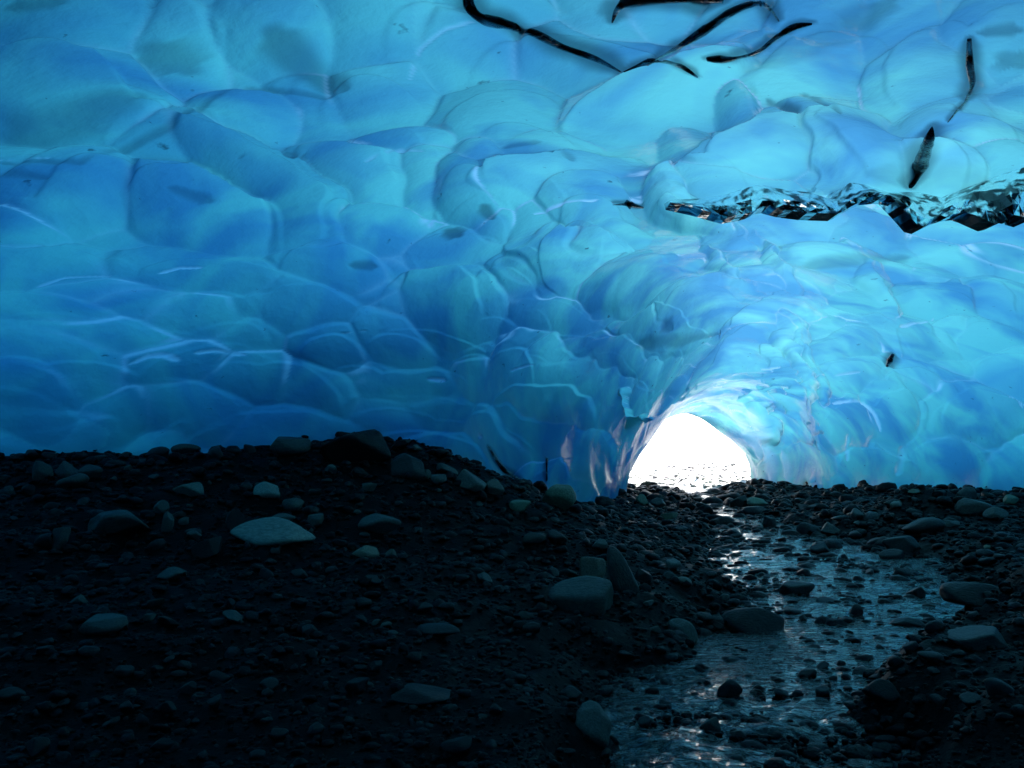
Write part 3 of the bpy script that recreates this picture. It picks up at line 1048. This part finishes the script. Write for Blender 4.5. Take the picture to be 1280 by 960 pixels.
def stone_shape(v, seed, planes=11, soft=30.0):
    """rounded angular cobble: the soft intersection of random half-spaces"""
    r = np.random.default_rng(seed)
    n = r.normal(size=(planes, 3))
    n /= np.linalg.norm(n, axis=1, keepdims=True)
    d = r.uniform(0.55, 1.0, size=planes)
    g = np.maximum(v @ n.T, 1e-3) / d
    rad = 1 / (np.sum(g ** soft, axis=1) + 0.9 ** soft) ** (1 / soft)
    rad *= 1 + 0.035 * wave_noise(v, 4, seed + 5, 4)
    p = v * rad[:, None]
    p -= (p.max(0) + p.min(0)) / 2
    return p / ((p.max(0) - p.min(0)) / 2)      # half extents 1


V4, F4 = ico(4)
V1, F1 = ico(1)
V2, F2 = ico(2)
SHAPES = {}


def stone_mesh(k, mat):
    key = (k, mat.name)
    if key not in SHAPES:
        me = bpy.data.meshes.new('stone')
        me.from_pydata(stone_shape(V4, 100 + k, 11 + k % 5, 30.0 if k % 2 else 13.0).tolist(), [], F4.tolist())
        me.polygons.foreach_set('use_smooth', np.ones(len(F4), dtype=bool))
        me.materials.append(mat)
        SHAPES[key] = me
    return SHAPES[key]


def put_stone(name, label, group, x, y, w_, d_, h_, mat, k, rz, sink=0.3, tx=0, ty=0, cat='stone', z=None):
    o = bpy.data.objects.new(name, stone_mesh(k, mat))
    COL.objects.link(o)
    gz = max(float(ground_z(np.array(x), np.array(y))), -0.02) if z is None else z
    o.location = (x, y, gz + h_ / 2 * (1 - 2 * sink))
    o.scale = (w_ / 2, d_ / 2, h_ / 2)
    o.rotation_euler = (tx, ty, rz)
    o['label'] = label
    o['category'] = cat
    if group:
        o['group'] = group
    return o


# single stones read off the photograph: centre px, width/height px, material, tilt, name, label
HAND = [
    (328, 671, 106, 34, M_PALE, 0, 'flat_stone', 'largest flat pale stone on the dark left bank'),
    (137, 661, 78, 28, M_GREY, 0, 'flat_stone', 'long low grey-brown stone on the left bank below the lowest blue ice'),
    (233, 617, 38, 16, M_PALE, 0, 'cobble', 'rounded pale green cobble above and right of the long low stone'),
    (330, 621, 34, 17, M_PALE, 0, 'cobble', 'small pale wedge-shaped cobble above the largest flat pale stone'),
    (363, 638, 26, 15, M_GREY, 0, 'cobble', 'dull grey cobble just above the right end of the largest flat stone'),
    (355, 567, 58, 22, M_GREY, 0, 'boulder', 'broad mossy grey boulder tucked under the ice edge on the left bank'),
    (48, 596, 26, 24, M_GREY, 0, 'cobble', 'round speckled grey cobble under the ice edge at far left'),
    (78, 592, 30, 19, M_GREY, 0, 'cobble', 'brown-grey cobble right beside the round speckled cobble'),
    (108, 594, 28, 17, M_GREY, -.3, 'cobble', 'upper of two touching pale cobbles near the far left ice edge'),
    (86, 607, 36, 15, M_GREY, -.3, 'cobble', 'lower of two touching pale cobbles near the far left ice edge'),
    (125, 577, 18, 9, M_GREY, 0, 'cobble', 'tiny grey cobble right under the left ice edge'),
    (230, 565, 32, 11, M_GREY, 0, 'cobble', 'flat dim cobble wedged beneath the ice hollow on the left'),
    (472, 664, 52, 26, M_GREY, -.25, 'slab', 'tilted blue-grey slab on the bank right of the largest flat stone'),
    (453, 694, 36, 17, M_TAN, -.1, 'cobble', 'olive tan cobble below the tilted blue-grey slab'),
    (487, 692, 14, 10, M_TAN, -.4, 'pebble', 'small tan pebble right of the olive tan cobble'),
    (70, 678, 22, 30, M_GREY, .3, 'cobble', 'upright grey cobble at the lower left of the long low stone'),
    (50, 683, 24, 14, M_DARK, -.2, 'cobble', 'dark cobble leaning on the upright grey cobble'),
    (207, 658, 15, 26, M_GREY, .1, 'cobble', 'narrow upright cobble between the long low stone and the largest flat stone'),
    (199, 638, 20, 18, M_GREY, .2, 'cobble', 'angular cobble just above the narrow upright cobble'),
    (228, 655, 14, 9, M_GREY, -.4, 'pebble', 'small pebble right of the narrow upright cobble'),
    (350, 653, 30, 12, M_GREY, 0, 'cobble', 'low cobble resting behind the top of the largest flat stone'),
    (392, 656, 22, 14, M_GREY, -.3, 'cobble', 'small angular cobble at the right tip of the largest flat stone'),
    (292, 655, 24, 26, M_DARK, 0, 'cobble', 'dark upright cobble behind the left end of the largest flat stone'),
    (254, 693, 34, 24, M_DARK, 0, 'cobble', 'dark cobble with pale edges below the left end of the largest flat stone'),
    (209, 723, 34, 14, M_GREY, -.3, 'cobble', 'blue-grey cobble alone on black gravel below the largest flat stone'),
    (413, 589, 16, 11, M_GREY, 0, 'cobble', 'small grey cobble below the ice left of the dark boulder'),
    (440, 572, 84, 38, M_DARK, 0, 'boulder', 'large black boulder rising against the ice at the top of the left bank'),
    (508, 588, 46, 30, M_DARK, 0, 'boulder', 'dark boulder with a shining wet top under the ice slope'),
    (532, 598, 12, 14, M_GREY, 0, 'pebble', 'round pebble at the right foot of the boulder with the shining top'),
    (545, 603, 24, 12, M_GREY, -.15, 'cobble', 'flat green-grey cobble between the shining boulder and the rounded bank boulder'),
    (558, 592, 30, 10, M_GREY, .3, 'cobble', 'long thin stone lying along the foot of the ice slope'),
    (586, 607, 42, 24, M_GREY, 0, 'boulder', 'rounded olive-grey boulder at the foot of the ice slope'),
    (618, 615, 24, 20, M_GREY, .1, 'cobble', 'smaller grey cobble right beside the rounded olive-grey boulder'),
    (700, 628, 42, 30, M_GREEN, .1, 'boulder', 'blocky greenish boulder where the left ice wall ends near the cave mouth'),
    (650, 638, 26, 14, M_GREEN, 0, 'cobble', 'low green-grey cobble left of the blocky greenish boulder'),
    (668, 682, 30, 14, M_GREY, 0, 'cobble', 'flat grey cobble on dark ground below the blocky greenish boulder'),
    (697, 678, 26, 18, M_DARK, 0, 'cobble', 'dark cobble right of the flat grey cobble'),
    (750, 686, 20, 12, M_GREY, -.3, 'cobble', 'small grey cobble above the tan stone'),
    (730, 756, 84, 38, M_GREY, 0, 'boulder', 'big rounded grey boulder in the middle with a tan stone behind it'),
    (739, 717, 34, 34, M_TAN, .4, 'stone', 'knobbly tan stone standing behind the big rounded grey boulder'),
    (776, 722, 32, 62, M_GREY, -.5, 'slab', 'leaning blue-grey slab right of the big rounded grey boulder'),
    (805, 724, 22, 22, M_DARK, 0, 'cobble', 'dark cobble leaning against the blue-grey slab'),
    (855, 796, 40, 28, M_GREY, .75, 'slab', 'curved thin slab with a pale edge, right of the big grey boulder'),
    (857, 731, 18, 8, M_PALE, .4, 'pebble', 'pale thin pebble on the bank left of the stream'),
    (930, 787, 22, 15, M_GREY, 0, 'cobble', 'left of two round grey cobbles side by side at the stream edge'),
    (950, 786, 20, 15, M_GREY, 0, 'cobble', 'right of two round grey cobbles side by side at the stream edge'),
    (948, 802, 72, 30, M_DARK, 0, 'boulder', 'black boulder under the two round cobbles at the stream edge'),
    (837, 647, 20, 12, M_GREEN, .2, 'cobble', 'green cobble on the pile left of the stream near the cave mouth'),
    (803, 626, 16, 14, M_GREEN, 0, 'cobble', 'greenish upright cobble on the pile near the left edge of the cave mouth'),
    (882, 640, 20, 16, M_DARK, .3, 'cobble', 'dark pointed cobble at the bend of the stream before the cave mouth'),
    (926, 632, 24, 15, M_GREY, 0, 'cobble', 'rounded grey cobble on the far side of the stream head'),
    (949, 629, 24, 9, M_GREEN, 0, 'cobble', 'flat green-grey cobble right of the rounded cobble at the stream head'),
    (946, 642, 28, 12, M_DARK, 0, 'cobble', 'low dark cobble in front of the flat green-grey cobble at the stream head'),
    (964, 661, 16, 16, M_DARK, 0, 'cobble', 'black cobble standing in the upper stream'),
    (1016, 672, 30, 16, M_DARK, .1, 'boulder', 'dark boulder splitting the upper stream'),
    (1042, 664, 26, 14, M_GREY, 0, 'cobble', 'grey cobble on top of the stony bar in the upper stream'),
    (1074, 645, 18, 14, M_GREY, 0, 'cobble', 'round speckled cobble on the flat far gravel bar'),
    (1122, 633, 14, 8, M_PALE, 0, 'pebble', 'pale pebble on the dark far gravel bar'),
    (1000, 750, 40, 18, M_DARK, 0, 'boulder', 'dark stone in midstream below the rapids'),
    (1073, 775, 18, 16, M_DARK, 0, 'cobble', 'round black cobble in the middle of the stream'),
    (1040, 772, 30, 10, M_DARK, -.1, 'cobble', 'flat dark stone left of the round black midstream cobble'),
    (1138, 796, 42, 12, M_DARK, 0, 'flat_stone', 'long flat black stone at the right of the stream'),
    (1120, 708, 30, 15, M_DARK, 0, 'cobble', 'low brown-black stone in the widest part of the stream'),
    (1132, 690, 42, 24, M_DARK, 0, 'boulder', 'black boulder at the head of the right stream edge'),
    (1162, 664, 46, 20, M_DARK, 0, 'boulder', 'dark rounded boulder on the right bank above the wide stream'),
    (1225, 640, 42, 20, M_GREY, 0, 'boulder', 'pale grey-green boulder on the right bank'),
    (1250, 644, 28, 18, M_GREY, 0, 'boulder', 'grey boulder touching the right side of the pale grey-green boulder'),
    (1212, 621, 26, 14, M_GREY, -.2, 'cobble', 'grey-green cobble on the slope of the dark mound at right'),
    (1268, 627, 18, 12, M_GREEN, 0, 'cobble', 'small green-grey cobble near the right wall'),
    (1192, 656, 22, 8, M_GREY, 0, 'cobble', 'small flat grey cobble left of the pale grey-green boulder'),
    (1240, 738, 84, 26, M_DARK, .1, 'boulder', 'large black boulder on the right bank beside a thin run of water'),
    (1228, 803, 70, 22, M_DARK, 0, 'boulder', 'low black boulder in front of the large one at the right'),
    (1110, 880, 44, 24, M_DARK, 0, 'boulder', 'black stone in the near stream at the right'),
    (915, 878, 30, 24, M_DARK, 0, 'cobble', 'black upright stone in the near stream left of centre'),
    (890, 925, 26, 20, M_GREY, 0, 'cobble', 'rounded grey cobble in the near shallows'),
    (745, 920, 50, 34, M_GREY, .5, 'slab', 'tilted grey slab in the dark foreground'),
    (570, 945, 40, 16, M_DARK, -.1, 'cobble', 'dim grey cobble at the bottom of the picture'),
    (118, 790, 64, 20, M_GREY, -.1, 'flat_stone', 'wet shining flat stone in the dark left foreground'),
    (545, 797, 60, 14, M_DARK, -.1, 'flat_stone', 'dim flat stone in the dark middle foreground'),
    (520, 880, 84, 15, M_DARK, 0, 'flat_stone', 'broad dark wet slab in the middle foreground'),
]
hand_px = []
for k, (px, py, wp, hp, mat, tilt, nm, lab) in enumerate(HAND):
    q = ground_hit(px, py + hp * 0.32)
    if q is None:
        q = ground_hit(px, py + hp * 0.32 + 10)
    d = project(q)[2]
    w_, h_ = wp / FPX * float(d), hp / FPX * float(d)
    slope = 0.12
    w_ *= 1.06
    h_ *= 1.25
    put_stone(nm, lab, None, q[0], q[1] + 0.3 * w_, w_, w_ * random.uniform(0.6, 0.85), h_, mat, (k * 5 + 8) % 24, random.uniform(-.25, .25), 0.27, 0, tilt, 'stone')
    hand_px.append((px, py, wp))

ANCHORS = {0: 'the largest flat pale stone', 1: 'the long low grey-brown stone', 2: 'the rounded pale green cobble', 3: 'the pale wedge-shaped cobble',
           5: 'the mossy boulder under the ice', 6: 'the round speckled cobble', 12: 'the tilted blue-grey slab', 13: 'the olive tan cobble',
           15: 'the upright grey cobble', 17: 'the narrow upright cobble', 23: 'the dark pale-edged cobble', 24: 'the lone blue-grey cobble',
           26: 'the large black bank boulder', 27: 'the boulder with the shining top', 31: 'the rounded olive-grey boulder', 33: 'the blocky greenish boulder',
           35: 'the flat grey cobble below the ice end', 38: 'the big rounded grey boulder', 39: 'the knobbly tan stone', 40: 'the leaning blue-grey slab',
           42: 'the curved thin slab', 43: 'the pale thin pebble', 46: 'the black boulder under two cobbles', 47: 'the green cobble', 49: 'the dark pointed cobble',
           50: 'the rounded cobble at the stream head', 54: 'the boulder splitting the stream', 56: 'the speckled cobble on the far bar', 57: 'the pale pebble on the far bar',
           58: 'the dark midstream stone', 59: 'the round black midstream cobble', 61: 'the long flat black stone', 62: 'the brown-black stone midstream',
           64: 'the dark rounded right bank boulder', 65: 'the pale grey-green boulder', 70: 'the large black right boulder', 71: 'the low black right boulder',
           72: 'the black stone in the near stream', 73: 'the black upright stream stone', 74: 'the grey cobble in the shallows', 75: 'the tilted grey foreground slab',
           76: 'the dim cobble at the bottom', 77: 'the wet shining flat stone', 78: 'the dim flat foreground stone', 79: 'the broad dark wet slab'}
GROUPS = ['cobbles in the left bank', 'cobbles on the stony bank left of the stream', 'stones standing in the stream', 'cobbles on the far gravel bar',
          'cobbles on the right bank', 'cobbles in the dark foreground']


def zone(px, py, x, y):
    if stream_q(x, y) < 1.15 and y < 20:
        return 2
    if px > 1130 and py > 690:
        return 4
    if py > 800:
        return 5
    if px > 880 and x > np.interp(y, STREAM[:, 0], STREAM[:, 1]):
        return 3
    if px > 660:
        return 1
    return 0


CTOT = 300 - len(HAND)
made = 0
tries = 0
placed = []
loose = []
while made < CTOT and tries < 8000:
    tries += 1
    foot = tries < 150
    px = random.uniform(0, 1280) if not foot else random.uniform(0, 700)
    py = 572 + 380 * random.random() ** 1.5
    if foot:
        py = np.interp(px, [0, 100, 200, 300, 400, 470, 520, 560, 600, 640, 700], [574, 570, 568, 564, 556, 553, 562, 576, 594, 608, 626]) + random.uniform(1, 12)
    if 770 < px < 940 and py < 622:
        continue
    if px > 900 and py < 614:
        continue
    q = ground_hit(px, py)
    if q is None or q[1] > 23:
        continue
    if q[0] < np.interp(q[1], [0, 7.4, 8.7, 9.7, 11.8, 14.3, 17.2, 20.2, 23], [-9, -6.6, -3.9, -1.5, .1, 1.4, 2.4, 2.95, 3.2]):
        continue
    d = float(project(q)[2])
    wpx = random.choice([9, 11, 12, 13, 15, 17, 20, 25]) * (0.75 + (py - 600) / 500)
    if foot:
        wpx = random.uniform(14, 34)
    if any(abs(px - a) < (b_ + wpx) * 0.42 and abs(py - c_) < (b_ + wpx) * 0.25 for a, c_, b_ in placed) or \
       any(abs(px - a) < (b_ + wpx) * 0.5 and abs(py - c_) < (b_ + wpx) * 0.3 for a, c_, b_ in hand_px):
        continue
    zi = zone(px, py, q[0], q[1])
    w_ = wpx / FPX * d
    mat = [random.choice([M_DARK, M_DARK, M_DARK, M_GREY]), random.choice([M_DARK, M_DARK, M_GREY]), M_DARK,
           random.choice([M_DARK, M_DARK, M_GREY, M_GREEN]), M_DARK, M_DARK][zi]
    o = put_stone('cobble' if zi != 2 else 'stone', '', GROUPS[zi], q[0], q[1] + .2 * w_, w_, w_ * random.uniform(.6, 1), w_ * random.uniform(.4, .75), mat,
                  random.randrange(24), random.uniform(0, 6.28), 0.16 if zi != 2 else 0.1, random.uniform(-.3, .3), random.uniform(-.3, .3), 'stone')
    placed.append((px, py, wpx))
    loose.append((o, px, py, wpx, zi, mat))
    made += 1
# say of each loose stone where it lies from the nearest stone that can be named
slots = {}
for it in loose:
    o, px, py, wpx, zi, mat = it
    best = min(ANCHORS, key=lambda a: math.hypot(hand_px[a][0] - px, 1.6 * (hand_px[a][1] - py)))
    dx, dy = px - hand_px[best][0], 1.6 * (py - hand_px[best][1])
    side = ('right of' if dx > 0 else 'left of') if abs(dx) > abs(dy) else ('below' if dy > 0 else 'above')
    slots.setdefault((best, side), []).append((math.hypot(dx, dy), it))
ORD = ['', 'second ', 'third ', 'fourth ', 'fifth ', 'sixth ', 'seventh ', 'eighth ', 'ninth ', 'tenth ', 'eleventh ', 'twelfth ', 'thirteenth ', 'fourteenth ', 'fifteenth ', 'sixteenth ', 'seventeenth ', 'eighteenth ', 'nineteenth ', 'twentieth ', 'twenty-first ', 'twenty-second ', 'twenty-third ']
for (best, side), lst in slots.items():
    lst.sort(key=lambda e: e[0])
    for n, (dd, (o, px, py, wpx, zi, mat)) in enumerate(lst):
        tone = {'dark_stone': 'dark', 'grey_stone': 'grey', 'green_stone': 'green-grey'}[mat.name]
        o['label'] = f"{tone} {'wet stone' if zi == 2 else 'cobble'}, {ORD[min(n, 22)]}nearest {side} {ANCHORS[best]}"

# uncountable gravel between them: real small stones joined into one sheet
gv_, gf_ = [], []
base = 0
forms2 = [stone_shape(V2, 500 + k, 9) for k in range(6)]
forms1 = [stone_shape(V1, 600 + k, 9) for k in range(8)]


def add_gravel(x, y, s, near):
    global base
    src, F = (forms2[random.randrange(6)], F2) if near else (forms1[random.randrange(8)], F1)
    a = random.uniform(0, 6.28)
    ca, sa = math.cos(a), math.sin(a)
    p = src * np.array([s, s * random.uniform(.55, .95), s * random.uniform(.35, .7)])
    tx = random.uniform(-.4, .4)
    p = p @ np.array([[ca, sa, 0], [-sa, ca, 0], [0, 0, 1]])
    p = p @ np.array([[1, 0, 0], [0, math.cos(tx), math.sin(tx)], [0, -math.sin(tx), math.cos(tx)]])
    gz.append((len(p), x, y, s))
    gv_.append(p)
    gf_.append(F + base)
    base += len(p)


gz = []


def flush(name, mat, label):
    global gz, gv_, gf_, base
    info = np.array(gz)
    zz = ground_z(info[:, 1], info[:, 2])
    zz = np.where(info[:, 2] < 25, np.maximum(zz, -0.35 * info[:, 3] - 0.012), zz)
    off = np.repeat(np.stack([info[:, 1], info[:, 2], zz + 0.15 * info[:, 3]], -1), info[:, 0].astype(int), axis=0)
    o = fast_mesh(name, np.concatenate(gv_) + off, np.concatenate(gf_), mat, tri=True)
    r_ = np.random.default_rng(5)
    g1 = np.clip(np.exp(r_.normal(-2.2, 0.9, len(info))), 0.02, 1.0) if mat is M_GRAVEL else r_.uniform(0.5, 1.0, len(info))
    hue = r_.normal(0, 0.05, (len(info), 3)) + 1
    colr = np.c_[np.clip(g1[:, None] * hue, 0, 1), np.ones(len(info))]
    at_ = o.data.attributes.new('tone', 'FLOAT_COLOR', 'POINT')
    at_.data.foreach_set('color', np.repeat(colr, info[:, 0].astype(int), axis=0).astype(np.float32).ravel())
    o['kind'] = 'stuff'
    o['label'] = label
    o['category'] = 'gravel'
    gz, gv_, gf_, base = [], [], [], 0


for k in range(40000):
    # about even over the view: log distance
    y = 2.0 * (24.5 / 2.0) ** (random.random() ** 0.75)
    x = random.uniform(-0.72, 0.72) * y
    if x < np.interp(y, [0, 7.4, 8.7, 9.7, 11.8, 14.3, 17.2, 20.2, 23], [-9, -6.6, -3.9, -1.5, .1, 1.4, 2.4, 2.95, 3.2]) - .3 or x > 10.3:
        continue
    q = stream_q(x, y)
    if q < 0.95 and random.random() < 0.35:
        continue
    s = (random.uniform(1.8, 5.6) * random.choices([1, 1.7, 2.6], [0.82, 0.12, 0.06])[0]) / FPX * max(y, 3) * 0.9
    if q < 1.1:
        s *= 1.3
    add_gravel(x, y, s, s / max(y, 3) * FPX > 5.2)
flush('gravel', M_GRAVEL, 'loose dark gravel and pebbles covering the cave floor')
for k in range(900):
    y = random.uniform(25, 37)
    x = 5.5 + random.uniform(-.17, .2) * y * 0.6
    add_gravel(x, y, random.uniform(.03, .12), False)
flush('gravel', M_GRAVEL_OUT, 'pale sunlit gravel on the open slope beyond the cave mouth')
